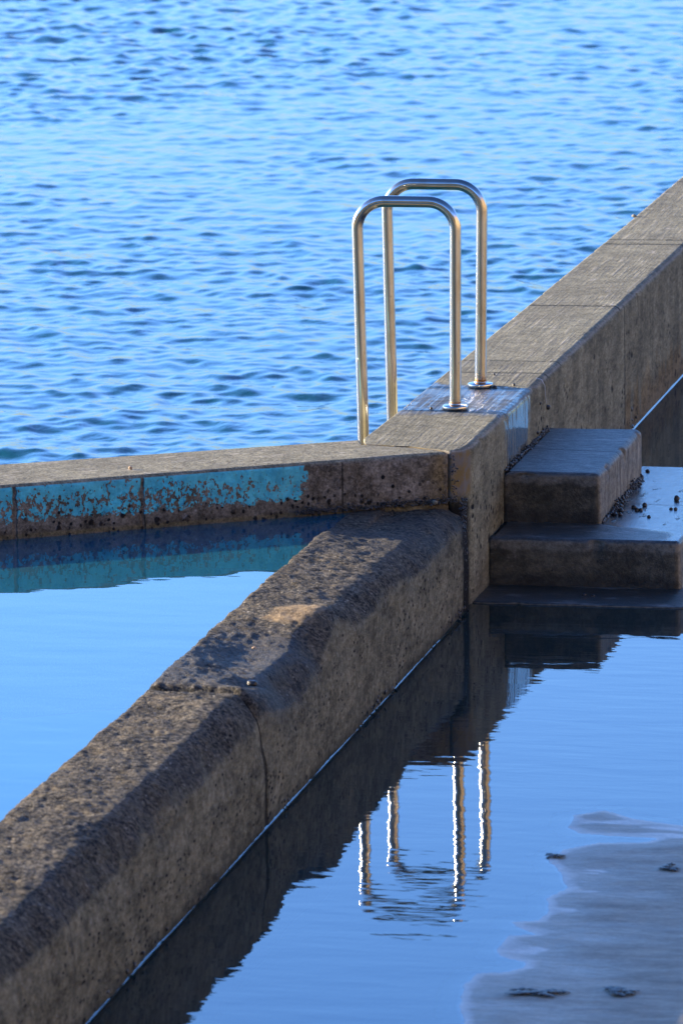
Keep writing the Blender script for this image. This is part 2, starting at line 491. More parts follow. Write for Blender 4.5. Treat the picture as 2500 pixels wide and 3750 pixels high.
def mat_steps(name, rough, topc, glossy_x=None, jy=None, zt=0.0):
    n = N(name)
    X, Y, Z = n.xyz()[:3]
    nz = n.nz()
    side = n.ramp(nz, .35, .75, 1.0, 0.0)
    nx = n.xyz(n.geo.outputs['Normal'])[0]
    rface = n.ramp(nx, .5, .8)
    col, h, big, mid, fine = concrete_base(n, topc, tuple(c * .75 for c in topc), tuple(c * .5 for c in topc), 2.2)
    fl = n.noise(n.scale((.5, 1, 1)), 38, 5, .7)
    col = n.mix(n.mul(n.ramp(fl, .50, .57), .85), col, (.022, .024, .022))
    col = n.mix(n.mul(n.ramp(n.noise(n.scale((.35, 1, 1)), 14, 5, .7), .55, .66), .6), col, (.24, .23, .215))
    fv = n.scale((1, 1, .06))
    front = n.mix(n.ramp(n.noise(n.pos, 7, 5, .6), .35, .68), (.040, .034, .020), (.11, .090, .056))  # front faces coloured darker than right ones, painting in their lack of bounce light
    front = n.mix(n.mul(n.ramp(n.noise(n.pos, 40, 4, .65), .58, .72), .5), front, (.15, .13, .11))
    front = n.mix(n.mul(spots(n, 42, .14, 1.0, .22), .9), front, (.012, .011, .011))
    rf = n.mix(n.ramp(n.noise(fv, 42, 4, .6), .35, .65), (.14, .125, .092), (.22, .20, .155))
    rf = n.mix(n.mul(spots(n, 50, .16, .5, .26), .9), rf, (.012, .011, .011))
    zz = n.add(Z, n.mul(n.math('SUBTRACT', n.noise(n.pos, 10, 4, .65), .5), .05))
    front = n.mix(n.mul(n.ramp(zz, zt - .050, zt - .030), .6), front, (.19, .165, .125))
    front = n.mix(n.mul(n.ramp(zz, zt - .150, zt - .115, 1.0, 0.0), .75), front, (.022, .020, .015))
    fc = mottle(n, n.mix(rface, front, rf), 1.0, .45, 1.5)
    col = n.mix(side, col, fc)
    if jy is not None:
        wob = n.mul(n.math('SUBTRACT', n.noise(n.pos, 12, 3), .5), .03)
        j = n.line(n.add(Y, wob, n.mul(X, .12)), jy, .008)
        j = n.mul(j, n.math('SUBTRACT', 1.0, n.ramp(nx, .9, .99, .0, .5)))
        col = n.mix(n.mul(j, .85), col, (.012, .012, .012))
        h = n.add(h, n.mul(j, -.004))
    n.set(n.b.inputs['Base Color'], col)
    rr = rough
    if glossy_x:
        pud = n.ramp(n.add(X, n.mul(n.noise(n.scale((1, .35, 1)), 9, 4, .6), .22), n.mul(n.ramp(Y, -.32, -.05, .35, 0.0), -1.0)), glossy_x, glossy_x + .10)
        pud = n.mul(pud, n.ramp(nz, .8, .95))
        dry = n.ramp(n.noise(n.scale((1, .3, 1)), 24, 4, .6), .60, .66)
        pud = n.mul(pud, n.ramp(dry, 0.0, 1.0, 1.0, .35))
        grn = n.ramp(n.noise(n.scale((.5, 1, 1)), 70, 4, .75), .44, .60)
        rr = n.add(n.ramp(pud, 0.0, 1.0, rough, .12), n.mul(pud, grn, .13))
        h = n.mul(h, n.ramp(pud, 0.0, 1.0, 1.0, .26))
        n.set(n.b.inputs['Specular IOR Level'], n.math('SUBTRACT', n.ramp(pud, 0.0, 1.0, .5, .85), n.mul(pud, grn, .25)))
    n.set(n.b.inputs['Roughness'], n.math('MAXIMUM', rr, n.mul(side, .7)))
    n.set(n.b.inputs['Normal'], n.bump(n.mul(h, 1.2), 1.0))
    return n.m

def mat_steel():
    n = N('brushed_stainless_steel')
    X, Y, Z = n.xyz()[:3]
    n.set(n.b.inputs['Metallic'], 1.0)
    fr = n.noise(n.scale((1, 1, 1)), 260, 2)
    br = n.noise(n.scale((1, 1, .02)), 500, 3)
    blot = n.noise(n.scale((1, 1, .35)), 24, 4, .6)
    col = n.mix(n.ramp(blot, .40, .70), (.54, .52, .49), (.43, .40, .35))
    rust = n.mul(n.ramp(n.add(Z, n.mul(n.noise(n.pos, 60, 4, .7), .10)), ZT + .065, ZT + .105, 1.0, 0.0), n.ramp(Z, ZT + .019, ZT + .023), n.ramp(Y, .3, .4, .12, 1.0), n.ramp(X, -.1, -.05))
    rust = n.mul(rust, n.ramp(n.noise(n.pos, 70, 4, .7), .33, .52))
    collar = n.mul(n.band(Z, ZT + .0235, ZT + .030, .002), n.ramp(X, -.1, -.05), .8)
    rust = n.math('MINIMUM', n.add(rust, collar), 1.0)
    col = n.mix(rust, col, n.mix(n.ramp(n.noise(n.pos, 150, 3), .4, .6), (.20, .07, .015), (.36, .17, .04)))
    dots = spots(n, 120, .045, .7, .28)
    col = n.mix(n.mul(dots, .7), col, (.10, .09, .08))
    n.set(n.b.inputs['Base Color'], col)
    n.set(n.b.inputs['Metallic'], n.math('SUBTRACT', 1.0, n.mul(rust, .7)))
    n.set(n.b.inputs['Roughness'], n.add(n.ramp(blot, .3, .7, .15, .24), n.mul(rust, .35)))
    n.set(n.b.inputs['Normal'], n.bump(n.add(n.mul(br, .00005), n.mul(fr, .00004), n.mul(dots, .0004)), 1.0))
    return n.m

def mat_sea():
    n = N('open_sea_water')
    n.set(n.b.inputs['Base Color'], (.004, .055, .080, 1))
    n.set(n.b.inputs['Roughness'], .03)
    n.set(n.b.inputs['IOR'], 1.333)
    r1 = n.noise(n.scale((1, .8, 1)), 11, 2, .5, .4)
    r2 = n.noise(n.scale((1, .8, 1)), 30, 2, .5, .3)
    amp = n.ramp(n.noise(n.pos, .9, 2), .3, .7, .45, 1.3)
    n.set(n.b.inputs['Normal'], n.bump(n.mul(amp, n.add(n.mul(r1, .0042), n.mul(r2, .0007))), 1.0))
    return n.m

def mat_pool(name, tintc, body, bodyf, ripples, depth=False):
    """Fresnel reflection over a tinted, partly turbid body of water"""
    n = N(name)
    n.t.nodes.remove(n.b)
    H = 0.0
    for sx, sy, sc, a in ripples:
        H = n.add(H, n.mul(n.noise(n.scale((sx, sy, 1), R(9)), sc, 2, .45, .2), a))
    nm = n.bump(H, 1.0)
    fr = n.n('Fresnel'); fr.inputs[0].default_value = 1.333; n.set(fr.inputs[1], nm)
    gl = n.n('BsdfGlossy'); gl.inputs[0].default_value = (1, 1, 1, 1); gl.inputs['Roughness'].default_value = .008; n.set(gl.inputs['Normal'], nm)
    tr = n.n('BsdfTransparent'); tr.inputs[0].default_value = tintc + (1,)
    di = n.n('BsdfDiffuse'); di.inputs[0].default_value = body + (1,)
    m1 = n.n('MixShader'); m1.inputs[0].default_value = bodyf
    if depth:
        da = n.n('Attribute'); da.attribute_name = 'depth'
        thick = n.ramp(da.outputs['Fac'], 0.0, .014, smooth=False)
        n.set(m1.inputs[0], n.mul(thick, bodyf))
        n.set(tr.inputs[0], n.mix(thick, (.92, .95, .95), tintc))
    n.t.links.new(tr.outputs[0], m1.inputs[1]); n.t.links.new(di.outputs[0], m1.inputs[2])
    m2 = n.n('MixShader'); n.t.links.new(fr.outputs[0], m2.inputs[0])
    n.t.links.new(m1.outputs[0], m2.inputs[1]); n.t.links.new(gl.outputs[0], m2.inputs[2])
    n.t.links.new(m2.outputs[0], n.out.inputs[0])
    return n.m

def mat_sand():
    n = N('wet_beach_sand')
    X, Y, Z = n.xyz()[:3]
    al = n.scale((.35, 1, 1), R(4))
    f = n.noise(n.pos, 300, 3, .7)
    g = n.noise(al, 18, 5, .6)
    col = n.mix(n.ramp(g, .35, .65), (.34, .305, .235), (.25, .225, .175))
    col = n.mix(n.mul(n.ramp(n.noise(al, 7, 5, .65), .57, .70), .5), col, (.13, .11, .09))
    col = n.mix(.4, col, n.mix(n.ramp(f, .3, .7), (.7, .7, .7), (1.25, 1.25, 1.25)), 'MULTIPLY')
    dry = n.ramp(Z, .08, .5)
    col = n.mix(dry, col, n.mix(n.ramp(n.noise(n.pos, .8, 5), .35, .65), (.44, .33, .20), (.32, .24, .145)))  # warm tone, kept bright for bounce from the unseen raised shore
    under = n.ramp(Z, -.10, -.002, 1.0, 0.0)
    col = n.mix(n.mul(under, .75), col, (.04, .042, .036))
    n.set(n.b.inputs['Base Color'], col)
    n.set(n.b.inputs['Roughness'], n.add(n.ramp(dry, 0.0, 1.0, .68, .95), n.mul(n.ramp(n.add(Z, n.mul(n.math('SUBTRACT', n.noise(al, 22, 3), .5), .004)), .0000, .0060, 1.0, 0.0), -.22)))
    n.set(n.b.inputs['Specular IOR Level'], n.ramp(dry, 0.0, 1.0, .45, .1))
    unseen_scrub = n.mul(n.ramp(Y, -17, -24), n.ramp(Z, 1.0, 2.4))  # dark growth added on unseen hills to darken reflections and front faces
    col = n.mix(unseen_scrub, col, n.mix(n.ramp(n.noise(n.pos, 1.4, 5, .65), .4, .6), (.03, .035, .015), (.09, .085, .035)))
    col = n.mix(n.ramp(Z, .001, .007, .45, 0.0), col, (.46, .42, .34))
    col = n.mix(n.mul(n.ramp(Z, -.0014, .0002), n.ramp(Z, .00035, .0008, 1.0, 0.0), .8), col, (.70, .67, .60))  # pale rim painted at the water edge for its glistening film
    col = mottle(n, col, n.ramp(dry, 0.0, 1.0, .55, 0.0), .62, 1.3, 2.2)
    n.set(n.b.inputs['Base Color'], col)
    n.set(n.b.inputs['Normal'], n.bump(n.add(n.mul(g, .006), n.mul(f, .0006)), 1.0))
    return n.m

def mat_simple(name, c1, c2, sc, rough=.5, spec=.5, bump=.002, coat=0.0):
    n = N(name)
    a = n.noise(n.pos, sc, 4, .65)
    n.set(n.b.inputs['Base Color'], n.mix(n.ramp(a, .35, .65), c1, c2))
    n.set(n.b.inputs['Roughness'], rough)
    n.set(n.b.inputs['Specular IOR Level'], spec)
    n.set(n.b.inputs['Coat Weight'], coat)
    n.set(n.b.inputs['Normal'], n.bump(n.mul(a, bump), 1.0))
    return n.m

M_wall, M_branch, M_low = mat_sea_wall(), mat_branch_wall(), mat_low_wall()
M_steel = mat_steel()
M_shell = mat_simple('black_periwinkle_shell', (.012, .012, .014), (.03, .026, .024), 300, .32, .5, .0006)
M_mussel = mat_simple('small_dark_mussels', (.010, .011, .014), (.05, .045, .045), 160, .3, .6, .001)

# ------------------------------------------------------------------ solid slab from an outline
def resample(P, step):
    out, rad = [], []
    n = len(P)
    for i in range(n):
        a, b = np.array(P[i][:2], float), np.array(P[(i + 1) % n][:2], float)
        ra, rb = P[i][2], P[(i + 1) % n][2]
        st = P[i][3] if len(P[i]) > 3 else step
        k = max(1, int(math.ceil(np.linalg.norm(b - a) / st)))
        for j in range(k):
            t = j / k
            out.append(a + (b - a) * t)
            rad.append(ra if P[i][2] == P[(i + 1) % n][2] else ra + (rb - ra) * t)
    return np.array(out), np.array(rad)

def slab(name, outline, z1, z0, mat, parent, base, corner=.01, step=.02, rough=.0012, chip=.006, seed=1, zs=.03, depth_fine=.6):
    """outline: CCW points (x, y, edge radius[, step]); vertical faces, rounded top edge, flat top"""
    P, rad = resample(outline, step)
    n = len(P)
    e = np.roll(P, -1, 0) - P
    e /= np.linalg.norm(e, axis=1)[:, None]
    nr = np.stack([e[:, 1], -e[:, 0]], 1)
    nm = nr + np.roll(nr, 1, 0)
    L = np.linalg.norm(nm, axis=1)[:, None]
    nm = nm / np.maximum(L, 1e-6)
    k = np.clip(1.0 / np.maximum((nm * nr).sum(1), .5), 1, 1.6)
    # round the plan corners a little
    rings = []
    zz = list(np.linspace(z0, z1 - depth_fine, 3)[:-1]) if z1 - z0 > depth_fine + .05 else []
    zz += list(np.arange(max(z0, z1 - depth_fine), z1 - .04, zs)) if zs else [z0]
    for z in zz:
        rings.append((0.0, 0.0, z, True))
    A = 7
    V = []
    zero = np.zeros(n)
    for (_, _, z, _) in rings:
        V.append(np.column_stack([P, np.full(n, z)]))
    for a in range(A + 1):
        th = a / A * math.pi / 2
        off = rad * (1 - math.cos(th))
        zz_ = z1 - rad + rad * math.sin(th)
        V.append(np.column_stack([P - nm * (k * off)[:, None], zz_]))
    V = np.array(V)
    nring = len(V)
    nm3 = np.column_stack([nm, np.zeros(n)])
    for i in range(nring):
        v = V[i]
        d = fbm(v, 9, 4, seed) * rough + fbm(v, 2.2, 3, seed + 9) * rough * 2.0
        c = fbm(v, 14, 3, seed + 20)
        edge = np.exp(-((v[:, 2] - (z1 - rad * .3)) / .03) ** 2)
        d = d - np.clip(c - .22, 0, 1) * chip * 4 * edge
        s = 1.0 if i < nring - A - 1 else math.cos((i - (nring - A - 1)) / A * math.pi / 2)
        V[i] = v + nm3 * (d * s)[:, None]
        V[i][:, 2] += (d * .7) * (1 - s) * (1 - s)
    V[-1][:, 2] = z1
    Vf = V.reshape(-1, 3)
    Q = grid_q(nring, n, True)
    Fc = [tuple(q) for q in Q]
    Fc.append(tuple(range((nring - 1) * n, nring * n)))
    o = mesh_np(name, Vf, Fc, mat, parent, True, base)
    for pl in o.data.polygons:
        if pl.loop_total > 4:
            pl.use_smooth = False
    return o

# ------------------------------------------------------------------ the walls
XL = lambda y: -.208 + .006 * max(0, min(5, y + .7))
wall = empty('sea_wall', (0, 3, 0), 'long raised concrete wall with broom marked top and the handrails bolted to it', 'wall')
out = [(.200, -.745, .026, .012)]
ys = [0, 1, 2.79, 5, 8, 12, 18, 30]
for y in ys:
    out.append((.200, y, .028, .012 if y < 8 else .2))
out.append((-.175, 30.0, .015, .2))
for y in (18, 12, 8):
    out.append((XL(y), y, .015, .2 if y > 8 else .02))
for y in (5, 2.5, 1, 0):
    out.append((XL(y), y, .015, .02))
out += [(-.209, -.665, .008, .01), (-.182, -.785, .003, .01), (-.010, -.822, .003, .01), (.100, -.868, .005, .01), (.146, -.896, .014, .01), (.182, -.845, .018, .01)]
wall_body = slab('wall_body', out, ZT, -1.2, M_wall, wall, (0, 3, 0), seed=3, chip=.005)

branch = empty('pool_wall', (-1, -1.4, 0), 'low concrete wall with a flaking turquoise paint band, branching left to the sea', 'wall')
fx = lambda x: -.995 + .633 * x                     # front line of the branch wall
bx = lambda x: -.557 + .592 * x                     # rear line
out = []
for x in (-12.0, -3.0, -1.5, -.4):
    out.append((x, fx(x), .020, .3 if x < -3 else .014))
out += [(.10, fx(.10), .020, .01), (.138, -.906, .012, .01), (.094, -.877, .004, .01), (-.013, -.831, .003, .01), (-.190, -.795, .004, .01), (-.219, -.69, .01, .02)]
for x in (-1.5, -3.0, -12.0):
    out.append((x, bx(x), .012, .02 if x > -3 else .3))
slab('wall_body', out, ZT - .002, -1.2, M_branch, branch, (-1, -1.4, 0), seed=11, chip=.004)

# low, worn wall between the two pools: swept profile with strong erosion
low = empty('low_wall', (0, -5, 0), 'low rough eroded concrete wall running between the two pools', 'wall')
def low_wall():
    ys = np.concatenate([[-16, -14, -12, -11], np.arange(-10.5, -8.6, .04), np.arange(-8.6, -.9, .0125), [-.86]])
    prof = []
    for z in np.arange(-.6, .34, .04):
        prof.append((-.168, z))
    for a in np.linspace(0, 90, 6):
        prof.append((-.168 + .02 * (1 - math.cos(R(a))), .372 + .02 * math.sin(R(a))))
    for x in np.arange(-.14, .09, .008):
        prof.append((x, .392))
    for a in np.linspace(0, 90, 14):
        prof.append((.095 + .105 * math.sin(R(a)), .392 - .085 * (1 - math.cos(R(a)))))
    for z in np.arange(.295, -.62, -.012 * 1.6):
        prof.append((.200, z))
    prof = np.array(prof)
    n, k = len(ys), len(prof)
    V = np.zeros((n, k, 3))
    V[:, :, 0] = prof[None, :, 0]
    V[:, :, 2] = prof[None, :, 1]
    V[:, :, 1] = ys[:, None]
    p = V.reshape(-1, 3).copy()
    Y = p[:, 1]
    topw = sm(p[:, 2], .20, .37)
    # slow heaves of the top, hollows, dips
    dz = fbm(p * [1.0, .8, .3], 2.3, 3, 31) * .012 + fbm(p * [1.3, 1, .3], 7.5, 3, 37) * .004 + fbm(p, 26, 3, 39) * .002
    sec = sm(Y, -4.25, -4.12)
    endf = 1 - sm(Y, -1.7, -1.2)
    tilt = (.125 * sec * endf + .075 * (1 - sec)) * (.9 + 1.1 * fbm(np.column_stack([Y * 0, Y, Y * 0]), 1.9, 2, 77))
    tilt -= .17 * np.exp(-((Y + 3.08) / .22) ** 2)
    dz += .020 * sec * endf + .010 * (1 - sec) - .018 * (1 - endf) - tilt * (p[:, 0] + .165)
    bumps = [(-4.42, .08, .12, .08, .014), (-3.6, -.02, .22, .1, -.012), (-2.1, .0, .4, .14, -.006), (-6.0, .0, .5, .12, .006), (-4.0, .09, .08, .05, -.022)]
    for (by, bxx, sy, sx, a) in bumps:
        dz += a * np.exp(-((Y - by) / sy) ** 2 - ((p[:, 0] - bxx) / sx) ** 2)
    p[:, 2] += dz * topw
    # the right-hand edge is worn back unevenly, more towards the camera
    e = sm(p[:, 0], .09, .195) * sm(p[:, 2], .16, .36)
    wear = .004 + .018 * sm(-Y, 2, 6) + .018 * (fbm(np.column_stack([Y * 0, Y, Y * 0]), 1.7, 3, 51) + .25) + .02 * fbm(p, 6, 3, 53)
    wear += .022 * np.exp(-((Y + 3.55) / .22) ** 2) + .010 * np.exp(-((Y + 4.2) / .06) ** 2)
    wear = np.clip(wear, -.004, .11)
    p[:, 0] -= wear * e * .75
    p[:, 2] -= wear * e * .85
    # joint groove
    g = np.exp(-((Y + 4.17 + .03 * fbm(p, 6, 3, 5) + .05 * sm(p[:, 0], .08, .2)) / .016) ** 2)
    p[:, 2] -= g * topw * .022
    p[:, 0] -= g * (1 - topw) * .006 * (p[:, 0] > .1)
    # grit
    gr = fbm(p, 60, 2, 61) * .0040 + fbm(p, 18, 3, 63) * .0020
    p[:, 2] += gr * topw
    p[:, 0] += gr * (1 - topw) * .5 * np.sign(p[:, 0]) + (1 - topw) * fbm(p * [1, 1, 1], 3, 3, 66) * .004
    lf = (p[:, 0] < -.12)
    p[:, 0] += lf * (fbm(p, 9, 4, 71) * .014) * sm(p[:, 2], .3, .37)
    p[:, 2] = np.where((prof[None, :, 1].repeat(n, 0).ravel() > .37) & (prof[None, :, 0].repeat(n, 0).ravel() < -.06), np.maximum(p[:, 2], .380), p[:, 2])  # stays above the pool
    return p, grid_q(n, k)
V, Q = low_wall()
Q = Q[:, ::-1]
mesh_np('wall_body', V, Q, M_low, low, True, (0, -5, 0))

# ------------------------------------------------------------------ steps
steps = empty('concrete_steps', (.55, .2, 0), 'three dark wet concrete steps against the right side of the long wall', 'steps')
M_s1 = mat_steps('wet_upper_step_concrete', .50, (.085, .09, .085), None, .405, .362)
M_s2 = mat_steps('wet_middle_step_concrete', .34, (.07, .073, .07), .52, .375, .178)
M_s3 = mat_steps('submerged_step_concrete', .35, (.035, .038, .036))
def block(x0, x1, y0, y1, z1, z0, mat, r, seed):
    c = .018
    o = [(x0, y0, r), (x1 - c, y0, r), (x1 - c * .3, y0 + c * .3, r), (x1, y0 + c, r), (x1, y1 - c, r), (x1 - c * .3, y1 - c * .3, r), (x1 - c, y1, r), (x0, y1, r)]
    return slab('step', o, z1, z0, mat, steps, (.55, .2, 0), seed=seed, step=.015, rough=.0036, chip=.022, depth_fine=.25)
a = block(.196, .555, -.130, .870, .362, .17, M_s1, .022, 5)
a['label'] = 'upper step with blue sheen'
a = block(.196, .888, -.440, 1.125, .178, -.01, M_s2, .020, 6)
a['label'] = 'wide middle step with a puddle and dark snails'
a = block(.196, 1.26, -.765, 1.45, .006, -.6, M_s3, .006, 7)
a['label'] = 'lowest step lying level with the water'

# ------------------------------------------------------------------ ladder handrails
ladder = empty('pool_ladder', (-.175, .26, ZT), 'pair of tall stainless steel ladder handrails arching over the wall into the sea', 'ladder')
def sweep(path, r, ns=28):
    path = [Vector(p) for p in path]
    V = []
    n = len(path)
    ref = Vector((0, 1, 0))
    for i, p in enumerate(path):
        t = (path[min(i + 1, n - 1)] - path[max(i - 1, 0)]).normalized()
        u = ref.cross(t).normalized()
        v = t.cross(u)
        for k in range(ns):
            a = 2 * math.pi * k / ns
            V.append(p + (u * math.cos(a) + v * math.sin(a)) * r)
    return np.array([tuple(v) for v in V]), grid_q(n, ns, True)
def rail(y, xr_b, xr_t, xl_b, xl_t, h):
    b = .100
    pts = []
    for z in np.linspace(ZT - .01, ZT + h - b, 16):
        t = (z - ZT) / (h - b)
        pts.append((xr_b + (xr_t - xr_b) * t, y, z))
    for a in np.linspace(8, 90, 14):
        pts.append((xr_t - b * (1 - math.cos(R(a))), y, ZT + h - b + b * math.sin(R(a))))
    xm = xl_t + b
    pts.append(((xr_t - b + xm) / 2, y, ZT + h))
    for a in np.linspace(90, 8, 14):
        pts.append((xl_t + b * (1 - math.cos(R(a))), y, ZT + h - b + b * math.sin(R(a))))
    for z in np.linspace(ZT + h - b, -.9, 24):
        t = (z - ZT) / (h - b)
        pts.append((xl_b + (xl_t - xl_b) * t, y, z))
    V, Q = sweep(pts, .0213)
    o = mesh_np('handrail', V, Q, M_steel, ladder, True, (xr_b, y, ZT))
    # flange disc
    prof = [(.0, .0005), (.046, .0005), (.0475, .002), (.0475, .0135), (.0462, .0155), (.041, .0168), (.030, .0185), (.024, .020), (.0228, .023), (.0, .023)]
    ns = 48
    V2 = [(xr_b + r * math.cos(2 * math.pi * k / ns), y + r * math.sin(2 * math.pi * k / ns), ZT + z) for (r, z) in prof for k in range(ns)]
    Q2 = grid_q(len(prof), ns, True)
    f = mesh_np('base_flange', V2, Q2, M_steel, o, True, (xr_b, y, ZT))
    f.modifiers.new('edges', 'EDGE_SPLIT').split_angle = R(50)
    return o
rail(0.0, 0.0, .006, -.345, -.357, .762)
rail(.527, 0.0, .010, -.339, -.349, .762)

# ------------------------------------------------------------------ open sea: real waves, finer near the wall
SEA_Z = -.22
def sea():
    rng = np.random.RandomState(7)
    vf = np.array([math.sin(YAW), math.cos(YAW)])
    vr = np.array([math.cos(YAW), -math.sin(YAW)])
    # distances along the view heading (from the camera), widths across it
    a = [17.5]
    while a[-1] < 72:
        a.append(a[-1] + .019 * (a[-1] / 22) ** 1.3)
    while a[-1] < 6000:
        a.append(a[-1] * 1.05)
    b = list(np.arange(0, 4.2, .020))
    st = .04
    while b[-1] < 4000:
        b.append(b[-1] + st)
        st *= 1.16
    b = np.array([-x for x in b[:0:-1]] + b)
    a = np.array(a)
    A, B = np.meshgrid(a, b - 1.2, indexing='ij')
    # the strip widens with distance so the view stays on fine cells
    B = np.where(np.abs(B) < 4.3, B * (0.75 + .25 * np.clip(A / 24, .8, 2.2)), B * 1.3)
    X = CAM[0] + A * vf[0] + B * vr[0]
    Y = CAM[1] + A * vf[1] + B * vr[1]
    Z = np.zeros_like(X)
    DX = np.zeros_like(X)
    DY = np.zeros_like(X)
    nw = 170
    lam = np.exp(rng.uniform(math.log(.075), math.log(1.5), nw))
    head = R(-125)                                  # the swell runs toward the lower left
    ang = head + rng.normal(0, 1.15, nw)
    slope = .0310 * (lam / .15) ** np.where(lam < .15, .8, -.95)
    keep = np.clip((72 - A) / 20, 0, 1)             # fade the short waves beyond the fine grid
    for l, g, s in zip(lam, ang, slope):
        k = 2 * math.pi / l
        cx, cy = math.cos(g), math.sin(g)
        ph = rng.uniform(0, 2 * math.pi)
        amp = s / k
        th = k * (X * cx + Y * cy) + ph
        f = keep if l < 1.0 else np.clip((200 - A) / 120, 0, 1)
        grp = 1 + .55 * np.clip((A - 24) / 22, 0, 1) if l > .25 else 1.0
        Z += amp * np.cos(th) * f * grp
        DX -= amp * .75 * np.sin(th) * cx * f * grp
        DY -= amp * .75 * np.sin(th) * cy * f * grp
    gust = .78 + .5 * (fbm(np.stack([X * .35, Y * .35, 0 * X], -1), 1.0, 3, 5))
    V = np.stack([X + DX * gust, Y + DY * gust, SEA_Z + Z * gust], -1)
    q = grid_q(*A.shape)
    cx_ = X.ravel()[q].mean(1)
    cy_ = Y.ravel()[q].mean(1)
    # keep the sea side of the walls only
    ok = (cx_ < -.02) & (cy_ > -.75 + .61 * np.minimum(cx_, 0)) | ((cy_ > 29.5))
    q = q[ok]
    used = np.unique(q)
    mp = np.full(X.size, -1)
    mp[used] = np.arange(len(used))
    return V.reshape(-1, 3)[used], mp[q][:, ::-1]
V, Q = sea()
o = mesh_np('sea_water', V, Q, mat_sea(), None, True)
o['kind'] = 'structure'

# ------------------------------------------------------------------ sand and shore
BANK = [(1.55, -4.05), (1.408, -4.019), (1.261, -3.961), (1.146, -3.853), (1.069, -3.936), (1.078, -4.094), (1.12, -4.16), (1.197, -4.175), (1.36, -4.19), (1.33, -4.24), (1.192, -4.27), (1.114, -4.365), (1.078, -4.489), (1.122, -4.582), (1.15, -4.66), (1.169, -4.755), (1.195, -4.815), (1.153, -4.95), (1.183, -5.071), (1.176, -5.196), (1.105, -5.222), (1.12, -5.266), (1.19, -5.346), (1.119, -5.372), (1.114, -5.522), (1.135, -5.592), (1.219, -5.652), (1.219, -5.695), (1.179, -5.759), (1.101, -5.78), (1.096, -5.914), (1.121, -6.133), (1.163, -6.288), (1.2, -6.6), (1.3, -7.2), (1.5, -8.5), (1.6, -11), (3, -16), (9, -16), (9, -1), (3.2, -2.2), (2.0, -3.4)]
def sdist(px, py, poly):
    P = np.array(poly)
    Q = np.roll(P, -1, 0)
    best = np.full(px.shape, 1e9)
    inside = np.zeros(px.shape, bool)
    for (ax, ay), (bx_, by) in zip(P, Q):
        dx, dy = bx_ - ax, by - ay
        t = np.clip(((px - ax) * dx + (py - ay) * dy) / (dx * dx + dy * dy), 0, 1)
        d = np.hypot(px - ax - t * dx, py - ay - t * dy)
        best = np.minimum(best, d)
        if by != ay:
            c = ((ay > py) != (by > py)) & (px < (bx_ - ax) * (py - ay) / (by - ay) + ax)
            inside ^= c
    return np.where(inside, best, -best)
def sand_z(X, Y):
    d = sdist(X, Y, BANK)
    P = np.stack([X, Y, 0 * X], -1)
    rip = fbm(P * [1, 2.6, 1], 5, 4, 81)
    d = d + .006 * fbm(P * [.7, 1.6, 1], 16, 4, 83)
    z = np.where(d > 0, .0004 + .006 * np.minimum(d, .06) + .012 * np.clip(d - .06, 0, .5) + np.clip(d - .02, 0, .10) / .10 * .0040 * (rip + .25),
                 np.maximum(np.where(d > -.05, d * .10, -.005 + (d + .05) * .45), -.42))
    far = np.hypot(np.maximum(X - 5.5 - np.maximum(Y - 6, 0) * 1.1, 0), np.maximum(-Y - 12.5, 0) * .8)
    z = z + (.16 * far + 13 * sm(far, 7, 24)) + np.clip(far, 0, 4) * .12 * fbm(P, .35, 4, 90)  # unseen high shore, raised to bounce warm light and cover low sky
    cap = 17 + 5 * fbm(P, .05, 3, 91)
    z = np.where(far > 0, np.minimum(z, cap), z)
    z = np.where(Y > 40, np.where(X < 3, -1.5, z), z)
    # the camera stands on the shore, clear of the sand
    near = np.exp(-(((X - CAM[0]) / 5) ** 2 + ((Y - CAM[1]) / 6) ** 2))
    z = np.minimum(z, 2.3 + (1 - near) * 10)
    path = (np.abs(X - 2.6) < 3.2) & (Y < -8) & (Y > -21)
    return np.where(path, np.minimum(z, 2.2), z)
